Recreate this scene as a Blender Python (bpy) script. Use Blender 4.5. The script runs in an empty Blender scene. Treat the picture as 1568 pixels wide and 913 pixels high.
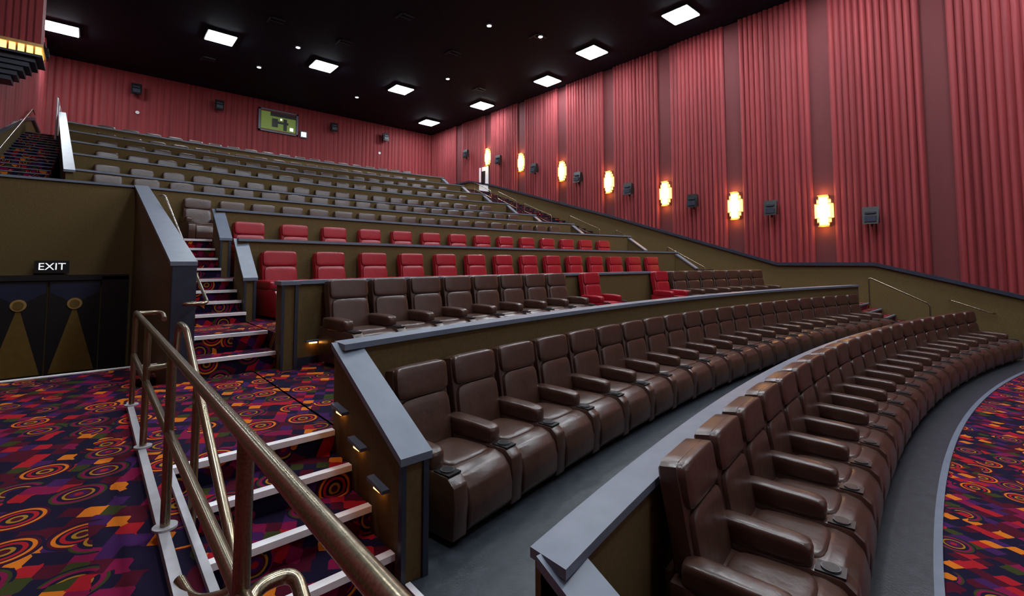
import bpy, bmesh, math, random
from mathutils import Vector, Matrix
random.seed(4)
D = bpy.data
scene = bpy.context.scene
COL = scene.collection
XC, YC = 9.25, -35.0
W = 20.5; XL = -2.2; YB = 32.8; YF = -7.0; ZC = 11.9; ZF = -1.05

# ------------------------------------------------------------ materials
def new_mat(name):
    m = D.materials.new(name); m.use_nodes = True
    nt = m.node_tree
    return m, nt, nt.nodes['Principled BSDF']
def lk(nt, a, b): nt.links.new(a, b)
def ramp(nt, stops, const=False):
    r = nt.nodes.new('ShaderNodeValToRGB')
    if const: r.color_ramp.interpolation = 'CONSTANT'
    els = r.color_ramp.elements
    while len(els) > 1: els.remove(els[-1])
    els[0].position = stops[0][0]; els[0].color = (*stops[0][1], 1)
    for p, c in stops[1:]:
        e = els.new(p); e.color = (*c, 1)
    return r
def simple(name, c1, c2=None, rough=0.6, metal=0.0, nscale=8, bump=0.0, bscale=60, spec=0.5, sheen=0.0, stretch=(1,1,1), coat=0.0):
    m, nt, p = new_mat(name)
    p.inputs['Roughness'].default_value = rough
    p.inputs['Metallic'].default_value = metal
    p.inputs['Specular IOR Level'].default_value = spec
    if sheen: p.inputs['Sheen Weight'].default_value = sheen
    if coat: p.inputs['Coat Weight'].default_value = coat; p.inputs['Coat Roughness'].default_value = .22
    g = nt.nodes.new('ShaderNodeTexCoord')
    mp = nt.nodes.new('ShaderNodeMapping'); mp.inputs['Scale'].default_value = stretch
    lk(nt, g.outputs['Object'], mp.inputs['Vector'])
    n = nt.nodes.new('ShaderNodeTexNoise'); n.inputs['Scale'].default_value = nscale
    n.inputs['Detail'].default_value = 5
    lk(nt, mp.outputs[0], n.inputs['Vector'])
    r = ramp(nt, [(0.3, c1), (0.7, c2 or c1)])
    lk(nt, n.outputs['Fac'], r.inputs['Fac']); lk(nt, r.outputs['Color'], p.inputs['Base Color'])
    if bump:
        n2 = nt.nodes.new('ShaderNodeTexNoise'); n2.inputs['Scale'].default_value = bscale
        n2.inputs['Detail'].default_value = 3
        lk(nt, g.outputs['Object'], n2.inputs['Vector'])
        b = nt.nodes.new('ShaderNodeBump'); b.inputs['Strength'].default_value = bump; b.inputs['Distance'].default_value = 0.01
        lk(nt, n2.outputs['Fac'], b.inputs['Height']); lk(nt, b.outputs[0], p.inputs['Normal'])
    return m
def emis(name, col, s):
    m, nt, p = new_mat(name)
    p.inputs['Base Color'].default_value = (*col, 1)
    p.inputs['Emission Color'].default_value = (*col, 1)
    p.inputs['Emission Strength'].default_value = s
    return m

M_khaki = simple('khaki_fabric', (.090,.059,.022), (.115,.077,.030), rough=.9, nscale=30, bump=.35, bscale=250, spec=.2)
M_cap = simple('slate_cap', (.10,.125,.17), (.13,.155,.205), rough=.42, nscale=6)
M_navy = simple('navy_trim', (.012,.017,.034), (.02,.026,.045), rough=.45)
M_drape = simple('red_drape', (.16,.014,.018), (.28,.030,.034), rough=.62, nscale=2.2, sheen=.05, bump=.15, bscale=300, spec=.35, stretch=(3,3,.04))  # vertical streaks: fabric variation plus pleat light-and-shade contrast painted into the colour
M_band = simple('maroon_band', (.095,.012,.014), (.13,.018,.021), rough=.8, nscale=40, bump=.2, bscale=300)
M_ceil = simple('black_ceiling', (.008,.009,.018), (.011,.012,.022), rough=.8, nscale=2, spec=.15)
M_conc = simple('sealed_concrete', (.013,.018,.025), (.032,.039,.050), rough=.42, nscale=14, bump=.25, bscale=50, spec=.4)
M_brown = simple('brown_leather', (.046,.021,.014), (.064,.031,.022), rough=.31, nscale=5, bump=.4, bscale=12, spec=.6)
M_red = simple('red_leather', (.23,.004,.012), (.29,.007,.017), rough=.33, nscale=5, bump=.3, bscale=13, spec=.5)
M_black = simple('black_plastic', (.008,.008,.009), (.012,.012,.013), rough=.35)
M_ring = simple('grey_ring', (.10,.10,.11), (.13,.13,.14), rough=.35, metal=.6)
M_steel = simple('steel_nosing', (.72,.70,.72), (.85,.83,.85), rough=.45, metal=.1)
M_curb = simple('steel_curb', (.36,.36,.38), (.46,.46,.48), rough=.4, metal=.4)
M_bronze = simple('bronze_pipe', (.17,.135,.085), (.33,.28,.20), rough=.27, metal=.95, nscale=170)
M_wood = simple('dark_panel', (.085,.048,.018), (.12,.07,.028), rough=.5, nscale=3, stretch=(1,1,8))
M_gold = simple('gold_paint', (.42,.26,.08), (.55,.36,.13), rough=.3, metal=.4)
M_brass2 = simple('dull_gold_laminate', (.13,.075,.016), (.16,.095,.022), rough=.35)
M_blue = simple('blue_laminate', (.014,.020,.045), (.02,.027,.055), rough=.3)
M_white = simple('white_plastic', (.7,.7,.7), (.75,.75,.75), rough=.5)
M_lamp = emis('lamp_panel', (.86,.93,1.0), 82)
M_can = emis('downlight_lens', (1,.97,.92), 20)
M_sconce = emis('sconce_amber_glass', (1.0,.60,.17), 2.3)
M_sconce2 = emis('sconce_bright_glass', (1.0,.74,.36), 4.5)
M_step = emis('step_light_lens', (1.0,.40,.08), 12)
M_letter = emis('letter_white', (.9,.95,.95), .8)
M_green = emis('booth_green', (.20,.30,.05), .18)
M_booth = emis('booth_white', (.85,.95,1.0), 2)

def carpet_material():
    m, nt, p = new_mat('patterned_carpet')
    p.inputs['Roughness'].default_value = .95
    p.inputs['Specular IOR Level'].default_value = .1
    N = nt.nodes
    g = N.new('ShaderNodeNewGeometry'); s = N.new('ShaderNodeSeparateXYZ'); lk(nt, g.outputs['Position'], s.inputs[0])
    a = N.new('ShaderNodeMath'); a.operation = 'ADD'; lk(nt, s.outputs[1], a.inputs[0]); lk(nt, s.outputs[2], a.inputs[1])
    c = N.new('ShaderNodeCombineXYZ'); lk(nt, s.outputs[0], c.inputs[0]); lk(nt, a.outputs[0], c.inputs[1])
    navy=(.008,.005,.020); maroon=(.055,.003,.012); red=(.29,.008,.014); purple=(.040,.009,.065); orange=(.50,.13,.009); gold=(.28,.14,.012); mag=(.16,.005,.04); green=(.03,.035,.008)
    def vor(scale, dist, rnd=1.0, feat='F1', off=0, rot=0.0, sc=(1,1,1)):
        mp = N.new('ShaderNodeMapping'); mp.inputs['Location'].default_value = (off, off*1.7, 0); mp.inputs['Rotation'].default_value=(0,0,rot); mp.inputs['Scale'].default_value=sc
        lk(nt, c.outputs[0], mp.inputs[0])
        v = N.new('ShaderNodeTexVoronoi'); v.voronoi_dimensions = '2D'; v.distance = dist; v.feature = feat
        v.inputs['Scale'].default_value = scale; v.inputs['Randomness'].default_value = rnd
        lk(nt, mp.outputs[0], v.inputs['Vector']); return v
    def rnd_of(v, ch=0):
        sp = N.new('ShaderNodeSeparateColor'); lk(nt, v.outputs['Color'], sp.inputs[0]); return sp.outputs[ch]
    v1 = vor(11, 'CHEBYCHEV', .4, sc=(1,.8,1), rot=.5)
    bg = ramp(nt, [(0,navy),(.26,maroon),(.42,purple),(.53,red),(.64,navy),(.76,mag),(.85,orange),(.91,maroon),(.95,green)], True)
    lk(nt, rnd_of(v1), bg.inputs[0])
    v2 = vor(2.8, 'EUCLIDEAN', .8, off=3.3)
    r1 = ramp(nt, [(0,maroon),(.07,gold),(.12,navy),(.18,red),(.24,navy),(.28,orange),(.33,maroon),(.37,navy)], True)
    r2 = ramp(nt, [(0,red),(.06,purple),(.12,maroon),(.17,gold),(.21,navy),(.27,mag),(.33,green),(.37,navy)], True)
    lk(nt, v2.outputs['Distance'], r1.inputs[0]); lk(nt, v2.outputs['Distance'], r2.inputs[0])
    gt = N.new('ShaderNodeMath'); gt.operation='GREATER_THAN'; gt.inputs[1].default_value=.5; lk(nt, rnd_of(v2,1), gt.inputs[0])
    mx = N.new('ShaderNodeMix'); mx.data_type='RGBA'; lk(nt, gt.outputs[0], mx.inputs[0]); lk(nt, r1.outputs[0], mx.inputs[6]); lk(nt, r2.outputs[0], mx.inputs[7])
    lt = N.new('ShaderNodeMath'); lt.operation='LESS_THAN'; lt.inputs[1].default_value=.41; lk(nt, v2.outputs['Distance'], lt.inputs[0])
    g2 = N.new('ShaderNodeMath'); g2.operation='GREATER_THAN'; g2.inputs[1].default_value=.25; lk(nt, rnd_of(v2,0), g2.inputs[0])
    ml = N.new('ShaderNodeMath'); ml.operation='MULTIPLY'; lk(nt, lt.outputs[0], ml.inputs[0]); lk(nt, g2.outputs[0], ml.inputs[1])
    v3 = vor(5.0, 'CHEBYCHEV', .5, off=9.1)
    g3 = N.new('ShaderNodeMath'); g3.operation='GREATER_THAN'; g3.inputs[1].default_value=.26; lk(nt, rnd_of(v3,2), g3.inputs[0])
    ml2 = N.new('ShaderNodeMath'); ml2.operation='MULTIPLY'; lk(nt, ml.outputs[0], ml2.inputs[0]); lk(nt, g3.outputs[0], ml2.inputs[1])
    m2 = N.new('ShaderNodeMix'); m2.data_type='RGBA'; lk(nt, ml2.outputs[0], m2.inputs[0]); lk(nt, bg.outputs[0], m2.inputs[6]); lk(nt, mx.outputs[2], m2.inputs[7])
    lk(nt, m2.outputs[2], p.inputs['Base Color'])
    n = N.new('ShaderNodeTexNoise'); n.inputs['Scale'].default_value=220; lk(nt, c.outputs[0], n.inputs['Vector'])
    b = N.new('ShaderNodeBump'); b.inputs['Strength'].default_value=.5; b.inputs['Distance'].default_value=.006
    lk(nt, n.outputs['Fac'], b.inputs['Height']); lk(nt, b.outputs[0], p.inputs['Normal'])
    return m
M_carpet = carpet_material()

# ------------------------------------------------------------ mesh builder
def ry(R, x): return math.sqrt(R*R-(x-XC)**2)+YC
def r_at(x, y): return math.hypot(x-XC, y-YC)
class MB:
    def __init__(s, mats): s.v=[]; s.f=[]; s.m=[]; s.mats=mats
    def hexa(s, pts, m=0):
        b=len(s.v); s.v += [tuple(p) for p in pts]
        for q in ((0,1,2,3),(4,5,6,7),(0,1,5,4),(1,2,6,5),(2,3,7,6),(3,0,4,7)):
            s.f.append([b+i for i in q]); s.m.append(m)
    def box(s,x0,x1,y0,y1,z0,z1,m=0):
        s.hexa([(x0,y0,z0),(x1,y0,z0),(x1,y1,z0),(x0,y1,z0),(x0,y0,z1),(x1,y0,z1),(x1,y1,z1),(x0,y1,z1)],m)
    def slope(s,x0,x1,y0,y1,zb0,zb1,zt0,zt1,m=0,dx=0):
        s.hexa([(x0,y0,zb0),(x1,y0,zb0),(x1+dx,y1,zb1),(x0+dx,y1,zb1),(x0,y0,zt0),(x1,y0,zt0),(x1+dx,y1,zt1),(x0+dx,y1,zt1)],m)
    def strip(s,Ra,Rb,x0,x1,z0,z1,m=0,n=48):
        b=len(s.v)
        for i in range(n+1):
            x=x0+(x1-x0)*i/n; ya=ry(Ra,x); yb=ry(Rb,x)
            s.v += [(x,ya,z0),(x,yb,z0),(x,yb,z1),(x,ya,z1)]
        for i in range(n):
            o=b+4*i
            for k in range(4):
                s.f.append([o+k,o+(k+1)%4,o+4+(k+1)%4,o+4+k]); s.m.append(m)
        s.f.append([b,b+1,b+2,b+3]); s.m.append(m); o=b+4*n; s.f.append([o,o+1,o+2,o+3]); s.m.append(m)
    def add(s,bm,m,mat=None):
        b=len(s.v); bm.verts.index_update()
        for v in bm.verts: s.v.append(tuple(mat@v.co) if mat else tuple(v.co))
        for f in bm.faces: s.f.append([b+v.index for v in f.verts]); s.m.append(m)
        bm.free()
    def puff(s,c,size,n=6,m=0,rx=0,cuts=5,base=None):
        bm=bmesh.new(); bmesh.ops.create_cube(bm,size=2)
        bmesh.ops.subdivide_edges(bm,edges=bm.edges[:],cuts=cuts,use_grid_fill=True)
        for v in bm.verts:
            q=Vector([math.sin(a*math.pi/2)*.5+a*.5 for a in v.co])
            k=sum(abs(a)**n for a in q)**(1/n); q/=k
            v.co=Vector((q.x*size[0]/2,q.y*size[1]/2,q.z*size[2]/2))
        if base is not None: s.add(bm,m,base@Matrix.Translation(c)@Matrix.Rotation(rx,4,'X'))
        else: s.add(bm,m,Matrix.Translation(c)@Matrix.Rotation(rx,4,'X'))
    def prof(s,pts,x0,x1,bev=.02,m=0,seg=3):
        bm=bmesh.new()
        a=[bm.verts.new((x0,p[0],p[1])) for p in pts]; b=[bm.verts.new((x1,p[0],p[1])) for p in pts]
        bm.faces.new(a); bm.faces.new(b[::-1]); n=len(pts)
        for i in range(n): bm.faces.new((a[i],b[i],b[(i+1)%n],a[(i+1)%n]))
        if bev: bmesh.ops.bevel(bm,geom=bm.edges[:],offset=bev,segments=seg,profile=.5,affect='EDGES',clamp_overlap=True)
        s.add(bm,m)
    def cyl(s,c,r,h,m=0,n=20,axis='Z',r2=None):
        bm=bmesh.new(); bmesh.ops.create_cone(bm,cap_ends=True,segments=n,radius1=r,radius2=r if r2 is None else r2,depth=h)
        R=Matrix() if axis=='Z' else (Matrix.Rotation(math.pi/2,4,'X') if axis=='Y' else Matrix.Rotation(math.pi/2,4,'Y'))
        s.add(bm,m,Matrix.Translation(c)@R)
    def mesh(s,name,smooth=False,ang=38):
        me=D.meshes.new(name); me.from_pydata(s.v,[],s.f)
        for mt in s.mats: me.materials.append(mt)
        me.polygons.foreach_set('material_index',s.m)
        bm=bmesh.new(); bm.from_mesh(me); bmesh.ops.recalc_face_normals(bm,faces=bm.faces)
        if smooth:
            for f in bm.faces: f.smooth=True
            for e in bm.edges:
                if len(e.link_faces)==2 and e.calc_face_angle(0)>math.radians(ang): e.smooth=False
        bm.to_mesh(me); bm.free(); return me
    def obj(s,name,smooth=False,ang=38):
        o=D.objects.new(name,s.mesh(name,smooth,ang)); COL.objects.link(o); return o

def fillet(pts,r=.08,n=6):
    P=[Vector(p) for p in pts]; out=[P[0]]
    for i in range(1,len(P)-1):
        a=P[i-1]-P[i]; b=P[i+1]-P[i]; k=min(r,a.length*.45,b.length*.45)
        s=P[i]+a.normalized()*k; e=P[i]+b.normalized()*k
        for j in range(n+1):
            t=j/n; out.append(s*(1-t)**2+P[i]*2*t*(1-t)+e*t*t)
    out.append(P[-1]); return out
def rail(name,paths,rad=.022,mat=None,fr=.09):
    cu=D.curves.new(name,'CURVE'); cu.dimensions='3D'; cu.bevel_depth=rad; cu.bevel_resolution=5; cu.use_fill_caps=True
    for p in paths:
        q=fillet(p,fr); sp=cu.splines.new('POLY'); sp.points.add(len(q)-1)
        for i,v in enumerate(q): sp.points[i].co=(*v,1)
    cu.materials.append(mat or M_bronze)
    for sp in cu.splines: sp.use_smooth=True
    o=D.objects.new(name,cu); COL.objects.link(o); return o

# ------------------------------------------------------------ shell
b=MB([M_carpet]); b.box(XL,W,YF,YB,ZF-.15,ZF); b.obj('floor')
b=MB([M_ceil]); b.box(XL-.2,W+.2,YF-.2,YB+.2,ZC,ZC+.2); b.obj('ceiling')
b=MB([M_band]); b.box(W,W+.2,YF,YB,ZF-.15,ZC); b.obj('wall_right')
b=MB([M_band]); b.box(XL-.2,XL,YF,YB,ZF-.15,ZC); b.obj('wall_left')
b=MB([M_band]); b.box(XL-.2,W+.2,YB,YB+.2,ZF-.15,ZC); b.obj('wall_back')
b=MB([M_band]); b.box(XL-.2,W+.2,YF-.2,YF,ZF-.15,ZC); b.obj('wall_front')
b=MB([M_white,M_navy]); b.box(1,17.5,YF+.1,YF+.16,1.2,9.5,0); b.box(.8,17.7,YF+.01,YF+.1,1.0,9.7,1); b.obj('cinema_screen')

TR=[(YF,-.45),(-2,-.3),(.23,.34),(1.83,.79),(3.8,1.33),(6.9,1.33),(15.3,3.95),(24.9,6.75),(27.5,7.35),(YB,7.35)]
def trz(y):
    for (a,za),(c,zc) in zip(TR,TR[1:]):
        if a<=y<=c: return za+(zc-za)*(y-a)/(c-a)
    return TR[-1][1]
for side,xa,xb in (('right',W-.06,W-.001),('left',XL+.001,XL+.06)):
    b=MB([M_khaki]); t=MB([M_navy])
    for (a,za),(c,zc) in zip(TR,TR[1:]):
        b.slope(xa,xb,a,c,ZF,ZF,za,zc)
        sx=-.10 if side=='right' else 0; ex=0 if side=='right' else .10
        t.slope(xa+sx,xb+ex,a,c,za-.02,zc-.02,za+.10,zc+.10)
    b.obj('wainscot_'+side); t.obj('trim_'+side)
b=MB([M_khaki,M_navy]); b.box(XL+.06,W-.06,YB-.06,YB-.001,6.2,7.35,0); b.box(XL+.06,W-.06,YB-.12,YB-.001,7.33,7.45,1); b.obj('trim_back')

bands=[-4.65,-1.35,1.95,5.24,8.5,11.76,15.06,18.4,21.95,25.4,28.9]
def pleats(name,a,c,xw,sgn,period=.2,amp=.10,axis='Y',zfun=None):
    me=D.meshes.new(name); v=[];f=[]
    n=max(1,round((c-a)/period)); k=8
    tot=n*k
    rnd=[random.uniform(.6,1.2) for _ in range(n+1)]
    for i in range(tot+1):
        t=a+(c-a)*i/tot; ph=(i%k)/k
        d=amp*rnd[i//k]*(abs(math.sin(math.pi*ph))**.7)+.02
        zb=zfun(t)
        for z in (zb,ZC):
            v.append((xw+sgn*d,t,z) if axis=='Y' else (t,xw+sgn*d,z))
    for i in range(tot): f.append((2*i,2*i+2,2*i+3,2*i+1))
    me.from_pydata(v,[],f); me.materials.append(M_drape)
    o=D.objects.new(name,me); COL.objects.link(o); return o
for i in range(len(bands)+1):
    a=YF if i==0 else bands[i-1]+.33
    c=YB-.1 if i==len(bands) else bands[i]-.33
    pleats('pleated_drape',a,c,W-.03,-1,zfun=lambda y:trz(y)+.1)
    pleats('pleated_drape',a,c,XL+.03,1,zfun=lambda y:trz(y)+.1)
pleats('pleated_drape',XL+.05,W-.05,YB-.03,-1,period=.3,amp=.045,axis='X',zfun=lambda y:7.45)

# ------------------------------------------------------------ tiers
walls=[ # name, R, cap z, floor behind, x0, x1
 ('A',r_at(1.69,1.62),0.0,-.70,1.67,18.2),
 ('E',r_at(1.6,4.0),.72,0.0,1.6,17.8),
 ('F',r_at(1.9,6.85),1.16,.45,1.9,17.5),
 ('G',r_at(1.9,9.45),1.84,1.12,1.9,17.0),
 ('H',r_at(1.9,11.6),2.56,1.90,1.9,17.0),
 ('I',r_at(.95,14.58),3.28,2.62,.95,17.0),
 ('J',r_at(-.5,16.9),3.90,3.24,-.5,17.0),
 ('K',r_at(-.65,19.0),4.68,4.02,-.65,17.0),
 ('L',r_at(-.8,21.1),5.45,4.79,-.8,17.0),
 ('M',r_at(-.95,23.2),6.22,5.56,-.95,17.0),
 ('N',r_at(-1.1,25.4),7.02,6.36,-1.1,17.0)]
low={'A':ZF}
for a,c in zip(walls,walls[1:]): low[c[0]]=a[3]
ZTOP=6.36
TH=.08
for i,(nm,R,cz,fz,x0,x1) in enumerate(walls):
    b=MB([M_khaki,M_cap,M_navy])
    b.strip(R-TH,R+TH,x0,x1,low[nm]-.02,cz-.05,0)
    b.strip(R-TH-.035,R+TH+.035,x0,x1,cz-.05,cz,1)
    b.strip(R-TH-.015,R-TH+.01,x0,x1,low[nm],low[nm]+.1,2)
    def ret(xa,xb,ya,yb,za,zb,zl):
        b.slope(xa,xb,ya,yb,zl,zl,za-.05,zb-.05,0)
        b.slope(xa-.03,xb+.03,ya-.03,yb,za-.05,zb-.05,za,zb,1)
        b.box(xb-.03,xb+.012,ya-.02,ya+.03,zl,za-.05,2); b.box(xa-.012,xa+.02,ya-.02,ya+.03,zl,za-.05,2)
    if nm=='A': ret(1.67,1.85,.45,1.66,-.55,0,ZF)
    if nm=='E': ret(1.58,1.76,2.85,4.05,.12,.72,-.7)
    if nm=='G': ret(1.88,2.04,8.7,9.5,1.16,1.84,.3)
    if nm=='H': ret(1.88,2.04,10.75,11.65,1.9,2.56,.9)
    if nm=='F': ret(1.88,2.06,6.62,6.9,1.16,1.16,-.05)
    if nm in 'GHIJKLMN':
        yr=ry(R,17.0); ret(16.84,17.0,yr-.85,yr+.05,cz-.62,cz,low[nm]-.1)
    b.obj('half_wall')
    Rn = walls[i+1][1] if i+1<len(walls) else None
    xa=x0 if nm!='A' else 1.6
    xb=x1 if nm not in 'AE' else 17.8
    b=MB([M_conc if nm=='A' else M_carpet])
    if Rn: b.strip(R,Rn,xa,xb,ZF if nm in 'AEFGH' else fz-1.2,fz)
    else:
        b.box(xa,17.0,26.4,YB,fz-1.2,fz); b.strip(R,r_at(xa,26.5),xa,17.0,fz-1.2,fz)
    b.obj('floor_tier')

b=MB([M_conc,M_cap]); b.strip(35.90,walls[0][1],1.6,W-.06,ZF,ZF+.012,0,80); b.strip(35.84,35.90,1.6,W-.06,ZF,ZF+.018,1,80)
o=b.obj('floor_front_walk')

b=MB([M_carpet]); b.box(XL,.42,YF,8.2,ZF,0); b.box(.42,1.62,4.02,6.8,ZF,0); b.box(1.62,1.92,4.1,6.8,ZF,-.001); b.obj('floor_platform')
b=MB([M_steel]); b.box(XL+.06,.72,8.14,8.22,-.03,.012); b.obj('platform_edge_nosing')
b=MB([M_curb]); b.box(.30,.345,1.2,5.95,0,.05); b.box(.42,.455,1.2,4.0,-.06,.03); b.obj('stair_curb')
b=MB([M_steel]); b.box(1.6,1.64,1.95,2.84,-.73,-.69); b.obj('floor_edge_strip')
def stairs(name,x0,x1,steps,yend,zb,nm=None,nh=.038):
    b=MB([M_carpet,nm or M_steel])
    for i,(y,z) in enumerate(steps):
        ye=steps[i+1][0] if i+1<len(steps) else yend
        b.box(x0,x1,y,ye,zb,z,0); b.box(x0,x1,y-.02,y+.045,z-nh,z+.006,1)
    return b.obj(name)
fr=[(4.0-.355*k,-.175*k) for k in range(5,-1,-1)]
stairs('stairs',.46,1.57,fr,4.02,ZF)
up=[(6.83,.22),(7.25,.45),(8.5,.61),(8.85,.78),(9.2,.94),(9.55,1.12),(10.6,1.30),(10.95,1.50),(11.3,1.70),(11.65,1.90)]
stairs('stairs',.93,1.87,up,14.5,ZF)
stairs('stairs',17.8,W-.06,fr,4.02,ZF,M_cap)
b=MB([M_carpet]); b.box(17.0,W-.06,3.99,6.9,ZF,-.001); b.obj('floor_landing')
n=21
up2=up+[(12.9,2.08),(13.3,2.26),(13.7,2.44),(14.1,2.62)]
for k in range(1,n+1): up2.append((15.2+(25.2-15.2)*(k-1)/(n-1),2.62+(ZTOP-2.62)*k/n))
stairs('stairs',17.0,W-.06,up2,YB,ZF,M_navy,.025)
upl=[(14.68,2.62)]+up2[14:]
stairs('stairs',XL+.06,-1.0,upl,YB,2.3,M_cap,.02)
b=MB([M_carpet]); b.box(-1.0,.95,14.68,17.0,2.3,2.62); b.obj('floor_landing')
b=MB([M_khaki,M_cap]); b.slope(-.60,-.46,16.2,25.6,2.5,5.5,3.70,7.35,0,-.62); b.slope(-.64,-.42,16.15,25.6,3.70,7.35,3.76,7.41,1,-.62); b.obj('half_wall')

b=MB([M_wood,M_cap,M_navy]); b.slope(.72,.93,6.8,14.5,ZF,ZF,1.37,3.25,0); b.slope(.68,.95,6.77,14.5,1.37,3.25,1.42,3.30,1)
b.box(.705,.945,6.775,6.80,0,1.37,2); b.box(.70,.72,6.78,6.88,0,1.38,2); b.obj('half_wall')

b=MB([M_khaki,M_cap]); b.box(XL,.95,14.5,14.66,ZF,3.23,0); b.box(XL,.95,14.46,14.70,3.23,3.28,1); b.obj('wall_vomitory')
b=MB([M_carpet])
for k in range(1,6): b.box(XL+.06,.72,8.2,8.2+.3*k,ZF,-.175*k)
b.obj('stairs')
def door(x0,x1,name):
    b=MB([M_black,M_brass2,M_gold,M_blue]); y=14.42
    b.box(x0,x1,y,y+.05,ZF+.01,1.0,0)
    xm=(x0+x1)/2
    def tri(p,m,off):
        bb=len(b.v)
        b.v += [(q[0],y-off,q[1]) for q in p]+[(q[0],y,q[1]) for q in p]; k=len(p)
        b.f.append([bb+i for i in range(k)]); b.m.append(m)
        b.f.append([bb+k+i for i in range(k)]); b.m.append(m)
        for i in range(k): b.f.append([bb+i,bb+(i+1)%k,bb+k+(i+1)%k,bb+k+i]); b.m.append(m)
    tri([(x0+.05,ZF+.05),(x1-.05,ZF+.05),(xm+.02,.42),(xm-.02,.42)],1,.008)
    tri([(x0+.02,.95),(x1-.02,.95),(x1-.02,.75),(xm,.5),(x0+.02,.75)],3,.004)
    b.cyl((xm,y-.015,.50),.125,.03,2,28,'Y'); b.cyl((xm,y-.035,.50),.085,.02,1,28,'Y')
    return b.obj(name)
door(-1.56,-.715,'door_1'); door(-.685,.16,'door_2')
b=MB([M_black]); b.box(-2.1,-1.58,14.38,14.5,ZF,1.1); b.box(.18,.66,14.38,14.5,ZF,1.1); b.box(-2.1,.66,14.38,14.5,1.02,1.14); b.obj('door_frame')
def exit_sign(c,w,h):
    e=D.objects.new('exit_sign',None); COL.objects.link(e); e.location=c
    b=MB([M_black]); b.box(-w/2,w/2,-.03,.03,-h/2,h/2); b.box(-w/2+.05,w/2-.05,.03,.09,-.03,.03); o=b.obj('sign_box'); o.parent=e
    t=D.curves.new('letters','FONT'); t.body='EXIT'; t.size=.215; t.extrude=.004; t.offset=.0; t.align_x='CENTER'; t.align_y='CENTER'
    t.materials.append(M_letter); o=D.objects.new('letters',t); COL.objects.link(o); o.parent=e; o.location=(0,-.035,0); o.rotation_euler=(math.pi/2,0,0)
exit_sign((-.66,14.40,1.32),.55,.27)

# ------------------------------------------------------------ recliners
def recliner(name,leather,left,right):
    b=MB([leather,M_black,M_ring])
    b.prof([(.30,.05),(.30,.40),(-.36,.40),(-.42,.30),(-.42,.05)],-.27,.27,.01,0,1)
    b.prof([(.20,.28),(.20,.475),(.02,.455),(-.20,.465),(-.36,.49),(-.46,.465),(-.53,.39),(-.56,.26),(-.55,.12),(-.50,.05),(-.42,.06),(-.40,.28)],-.265,.265,.022,0,3)
    b.puff((0,-.10,.455),(.50,.50,.11),5,0,-.03)
    bk=Matrix.Translation((0,.325,.74))@Matrix.Rotation(-.17,4,'X')
    b.puff((0,.01,0),(.625,.15,.86),12,0,0,base=bk)
    b.puff((0,-.055,-.14),(.585,.11,.56),7,0,0,base=bk)
    b.puff((0,-.050,.285),(.605,.12,.285),7,0,0.03,base=bk)
    b.prof([(.44,.05),(.44,.5),(.30,.5),(.28,.05)],-.29,.29,.02,0,2)
    for sgn,on in ((-1,left),(1,right)):
        if not on: continue
        x=sgn*.345
        b.prof([(.36,.05),(.36,.52),(-.46,.50),(-.535,.44),(-.55,.30),(-.53,.05)],x-.075,x+.075,.015,0,2)
        b.puff((x,.00,.57),(.165,.60,.17),5.5,0,.02)
        b.box(x-.066,x+.066,-.475,-.31,.498,.512,1)
        b.cyl((x,-.392,.517),.055,.014,2,24); b.cyl((x,-.392,.5235),.047,.004,1,20)
    for sx in (-.3,.3):
        b.box(sx-.03,sx+.03,-.40,-.34,0,.06,1); b.box(sx-.03,sx+.03,.30,.36,0,.06,1)
    return b.mesh(name,True,42)
S_b1=recliner('recliner_brown',M_brown,False,True); S_b2=recliner('recliner_brown_end',M_brown,True,True); S_r=recliner('recliner_red',M_red,True,True)
def put(mesh,R,x,z,name='recliner_seat'):
    o=D.objects.new(name,mesh); COL.objects.link(o)
    o.location=(x,ry(R,x),z); o.rotation_euler=(0,0,-math.asin((x-XC)/R))
WR={w[0]:w for w in walls}
def row(wall,z,x0,x1,pitch,kind='b',R=None):
    Rr=(R or WR[wall][1])-.60
    n=int((x1-x0)/pitch)
    for i in range(n):
        x=x0+pitch*(i+.5)
        if kind=='r': put(S_r,Rr,x,z)
        else: put(S_b2 if (i==0 or pitch>.75) else S_b1,Rr,x,z)
row('A',ZF+.012,2.80,18.1,.70)
row('E',-.70,2.02,17.7,.69)
row('F',0,2.50,2.50+.7*8+.01,.70)
put(S_r,WR['F'][1]-.60,9.0,0); put(S_r,WR['F'][1]-.60,12.0,0)
row('F',0,12.5,17.45,.70)
row('G',.45,2.12,16.2,.97,'r'); row('H',1.12,2.08,16.2,.97,'r')
row('I',1.90,1.62,16.6,.80)
for w in 'JKLMN': row(w,low[w],-.15,16.6,.84)
row('X',ZTOP,-.15,16.6,.84,R=r_at(-.5,27.6))

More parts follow.
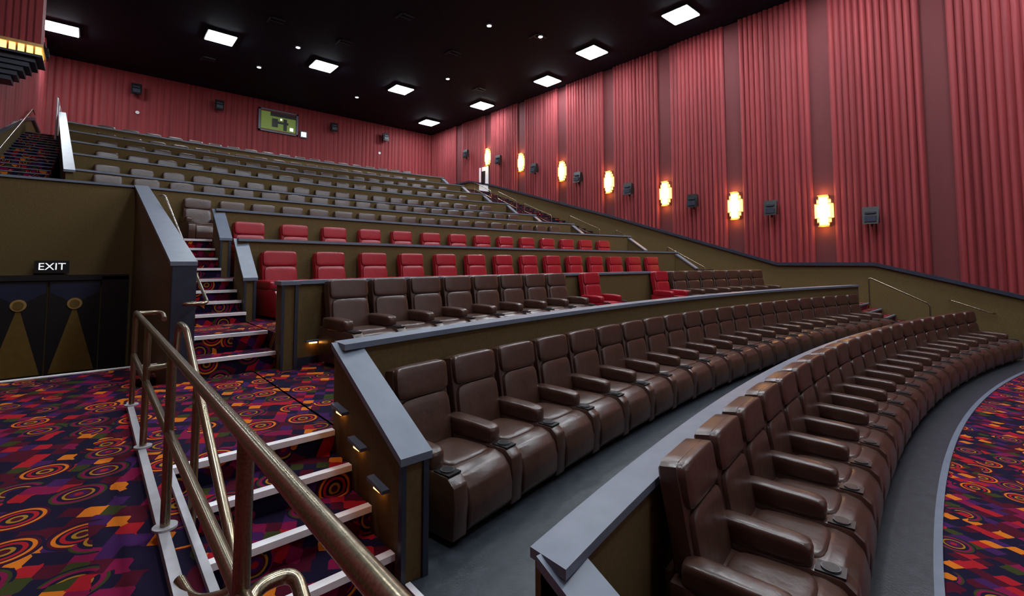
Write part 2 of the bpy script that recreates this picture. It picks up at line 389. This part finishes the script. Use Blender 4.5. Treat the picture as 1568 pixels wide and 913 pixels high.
# ------------------------------------------------------------ rails
zt=.93
rail('guard_rail',[[(.33,5.80,0),(.33,5.80,zt),(.33,-1.5,zt),(.33,-1.5,0)],[(.33,5.8,.52),(.33,-1.5,.52)],
  [(.33,4.44,0),(.33,4.44,zt)],[(.33,3.03,0),(.33,3.03,zt)],[(.33,1.45,0),(.33,1.45,zt)],[(.33,0,0),(.33,0,zt)],
  [(.33,5.5,zt),(.33,5.62,zt),(.52,5.62,zt),(.52,5.45,zt-.05)]])
b=MB([M_curb])
for y in (5.8,4.44,3.03,1.45,0): b.cyl((.33,y,.055),.055,.012)
b.obj('post_flange')
rail('stair_handrail',[[(.33,4.44,.62),(.5,4.44,.62),(.5,4.3,.95),(.5,3.95,.95),(.5,2.42,.20),(.5,2.25,.05),(.36,2.35,.02),(.33,2.5,.05)],
  [(.33,1.45,.34),(.40,1.62,.42),(.52,1.62,.42),(.52,1.3,.25),(.52,.3,-.25)],[(.5,3.4,.66),(.5,3.4,-.3)]])
rail('wall_handrail',[[(.93,6.7,.93),(.76,6.5,.93),(1.02,6.45,.93),(1.02,7.0,1.12),(1.02,11.5,2.75),(.95,11.7,2.75)]],.019)
for (y0,z0,y1,z1) in ((8.3,1.23,9.84,2.05),(10.9,2.03,12.3,2.87),(13.2,2.95,15.0,3.7),(16.2,3.8,18.2,4.6),(18.8,4.8,20.4,5.5),(21,5.6,22.6,6.3)):
    rail('stair_handrail',[[(17.15,y0,z0-.85),(17.15,y0,z0),(17.15,y1,z1),(17.15,y1,z1-.85)],[(17.15,y0,z0-.4),(17.15,y1,z1-.4)]],.018)
rail('stair_handrail',[[(18.0,2.1,-.7),(18.0,2.1,.22),(18.0,3.5,.96),(18.0,3.5,.1)]],.02)
rail('wall_handrail',[[(W-.12,.9,-.12),(W-.22,.95,-.12),(W-.22,1.85,.22),(W-.12,1.9,.22)]],.02)
rail('stair_handrail',[[(XL+.25,15,3.45),(XL+.25,16,3.6),(XL+.25,25.4,7.3),(XL+.25,26.3,7.3)]],.022)
rail('guard_rail',[[(-1.25,24.6,6.1),(-1.25,24.6,7.7),(-1.25,26.8,7.7),(-1.25,26.8,6.4)],[(-1.25,25.7,6.4),(-1.25,25.7,7.7)]],.03,M_steel)

for (x,y,z) in ((1.58,3.85,.20),(1.58,3.5,.02),(1.58,3.15,-.16)):
    b=MB([M_cap,M_step]); b.slope(x-.055,x,y-.12,y+.12,z-.012,z+.012,z+.012,z+.036,0); b.box(x-.035,x-.012,y-.05,y+.05,z-.03,z-.014,1); b.obj('step_light')
b=MB([M_cap,M_step]); x=2.35; yy=ry(WR['F'][1],x)-TH
b.box(x-.10,x+.10,yy-.06,yy,.3,.325,0); b.box(x-.05,x+.05,yy-.05,yy-.015,.28,.298,1); b.obj('step_light')

# ------------------------------------------------------------ sconces and speakers
def sconce(x,y,z,s):
    b=MB([M_sconce,M_gold,M_sconce2])
    for w,h,d,m in ((.30,1.10,.13,0),(.44,.84,.11,0),(.60,.52,.09,0),(.26,.98,.15,2),(.40,.44,.15,2)):
        b.box(min(x,x+s*d),max(x,x+s*d),y-w/2,y+w/2,z-h/2,z+h/2,m)
    for zz in (-.60,.55):
        b.box(min(x,x+s*.16),max(x,x+s*.16),y-.18,y+.18,z+zz,z+zz+.05,1)
    for zz in (-.46,.44):
        b.box(min(x,x+s*.135),max(x,x+s*.135),y-.23,y+.23,z+zz,z+zz+.02,1)
    for zz in (-.29,.27):
        b.box(min(x,x+s*.12),max(x,x+s*.12),y-.31,y+.31,z+zz,z+zz+.02,1)
    o=b.obj('wall_sconce')
    for k,dz in enumerate((.82,-.82)):
        l=D.lights.new('sconce_glow','POINT'); l.energy=10; l.color=(1,.55,.18); l.shadow_soft_size=.03
        q=D.objects.new('glow_%d'%(k+1),l); COL.objects.link(q); q.parent=o; q.location=(x+s*.24,y,z+dz*.82)
    return o
for y,z in ((5.24,3.36),(8.5,3.85),(11.76,4.74),(15.06,5.72),(18.4,6.8),(21.95,7.9),(25.4,8.85)):
    sconce(W-.02,y,z,-1)
def speaker(c,rot):
    e=D.objects.new('wall_speaker',None); COL.objects.link(e); e.location=c; e.rotation_euler=(0,0,rot)
    b=MB([M_black,M_navy])
    b.hexa([(-.22,-.40,-.30),(.22,-.40,-.30),(.22,-.12,-.26),(-.22,-.12,-.26),(-.24,-.30,.30),(.24,-.30,.30),(.20,-.10,.24),(-.20,-.10,.24)],0)
    b.box(-.16,.16,-.43,-.36,-.22,-.02,1); b.box(-.15,.15,-.40,-.30,.06,.12,1)
    o=b.obj('cabinet'); o.parent=e
    b=MB([M_black]); b.box(-.04,.04,-.14,.12,-.05,.05); b.box(-.1,.1,.09,.12,-.18,.18); b.box(-.03,.03,-.2,-.14,-.38,-.26); o=b.obj('bracket'); o.parent=e
for y,z in ((3.75,3.05),(6.95,3.6),(10.2,4.2),(13.6,5.15),(16.9,6.2),(20.4,7.25),(23.8,8.35),(27.5,9.4)):
    speaker((W-.2,y,z),-math.pi/2)
for x in (1.4,5.3,12.2,16.1): speaker((x,YB-.2,10.9),0)
for y in (15.5,21,25): speaker((XL+.2,y,9.5),math.pi/2)

b=MB([M_navy,M_sconce,M_gold])
for i in range(5):
    o=.11*i; b.box(XL+.15,XL+.40+o,17.7-o*.5,18.3+o*.3,6.2+.13*i,6.31+.13*i,0)
b.box(XL+.15,XL+.98,17.35,18.5,6.85,6.91,0)
for k in range(5): b.box(XL+.2+k*.16,XL+.31+k*.16,17.40,17.5,6.91,7.12,1)
b.box(XL+.88,XL+.94,17.5,18.4,6.91,7.12,1)
b.box(XL+.15,XL+.98,17.35,18.5,7.12,7.20,2)
b.obj('wall_uplight_corbel')
b=MB([M_drape])
for k in range(6):
    x=XL+.15+k*.13
    b.box(x,x+.09,17.45,18.4,7.20,ZC,0); b.box(x+.09,x+.13,17.50,18.35,7.20,ZC,0)
b.obj('pleated_pilaster_drape')

b=MB([M_drape,M_green,M_black,M_booth,M_cap]); y=YB-.14
b.box(7.55,9.85,y,y+.1,9.95,11.3,0)
b.box(7.66,9.76,y-.02,y+.0,10.05,11.2,1)
b.box(8.2,9.76,y-.03,y-.02,10.95,11.2,2); b.box(8.3,8.65,y-.05,y-.02,10.25,10.8,2); b.box(9.0,9.2,y-.05,y-.02,10.1,10.85,2); b.box(8.5,9.3,y-.04,y-.02,10.5,10.65,2)
b.box(9.4,9.6,y-.05,y-.03,10.15,10.35,3); b.box(8.8,8.9,y-.05,y-.03,10.75,10.85,3)
for a in ((7.5,7.62,9.88,11.36),(9.78,9.9,9.88,11.36),(7.5,9.9,9.88,9.98),(7.5,9.9,11.26,11.36)): b.box(a[0],a[1],y-.08,y,a[2],a[3],4)
b.obj('window_1')
b=MB([M_cap,M_booth]); b.box(10.05,10.5,y-.06,y+.05,9.85,10.3,0); b.box(10.12,10.43,y-.07,y-.06,9.92,10.23,1); b.obj('window_2')
for x in (1.5,15.8):
    b=MB([M_white]); b.cyl((x,YB-.12,9.7),.09,.06,0,16,'Y'); b.obj('smoke_detector')
b=MB([M_white,M_black]); b.box(W-.14,W-.06,25.3,26.3,6.2,8.2,0); b.box(W-.16,W-.14,25.6,26.0,7.0,7.9,1); b.obj('door_3')

# ------------------------------------------------------------ ceiling fixtures
def clight(x,y,sz=1.1):
    b=MB([M_black,M_lamp]); h=sz/2
    b.box(x-h-.05,x+h+.05,y-h-.05,y+h+.05,ZC-.10,ZC,0)
    b.prof([(y-h,ZC-.125),(y+h,ZC-.125),(y+h,ZC-.095),(y-h,ZC-.095)],x-h,x+h,.012,1,2); b.obj('ceiling_light')
for x,y in ((-1.45,28.4),(4.0,24.7),(8.7,24.7),(13.4,25.0),(18.8,24.0),(18.2,29.6),(19.0,18.2),(18.0,14.2),(18.0,9.5),
            (17.8,4.5),(4.0,10.5),(9.0,9.5),(13.5,6.5),(9,2),(4,3),(.0,6.0),(13.5,0.5),(18,-1),(4,-3)):
    clight(x,y)
for x,y in ((7.0,23.4),(15.0,14.8),(6.2,27.2),(14.6,21.8),(12.0,28.1),(12.6,15.6)):
    b=MB([M_cap,M_can])
    b.cyl((x,y,ZC-.03),.13,.06,0,20); b.cyl((x,y,ZC-.065),.09,.01,1,20); b.obj('downlight')
for x,y in ((2,22),(5.5,21.5),(8.5,21.5),(9.5,17.5),(13,19),(15,15),(17,22),(4,28)):
    b=MB([M_navy]); b.box(x-.3,x+.3,y-.03,y+.03,ZC-.05,ZC); b.box(x-.3,x-.24,y-.3,y+.3,ZC-.05,ZC); b.box(x-.3,x+.3,y-.3,y-.24,ZC-.05,ZC); b.obj('ceiling_vent')

# ------------------------------------------------------------ world, camera
w=D.worlds.new('World'); scene.world=w; w.use_nodes=True
w.node_tree.nodes['Background'].inputs[0].default_value=(.02,.022,.03,1)
w.node_tree.nodes['Background'].inputs[1].default_value=1
cam=D.cameras.new('camera'); co=D.objects.new('camera',cam); COL.objects.link(co)
cam.sensor_width=36; cam.clip_start=.05; cam.clip_end=200
cam.lens=16.46
cam.shift_y=-.062
co.location=(0,0,1.4); co.rotation_euler=(math.radians(93.5),0,math.radians(-41.8))
scene.camera=co
scene.view_settings.view_transform='Standard'
scene.view_settings.look='None'
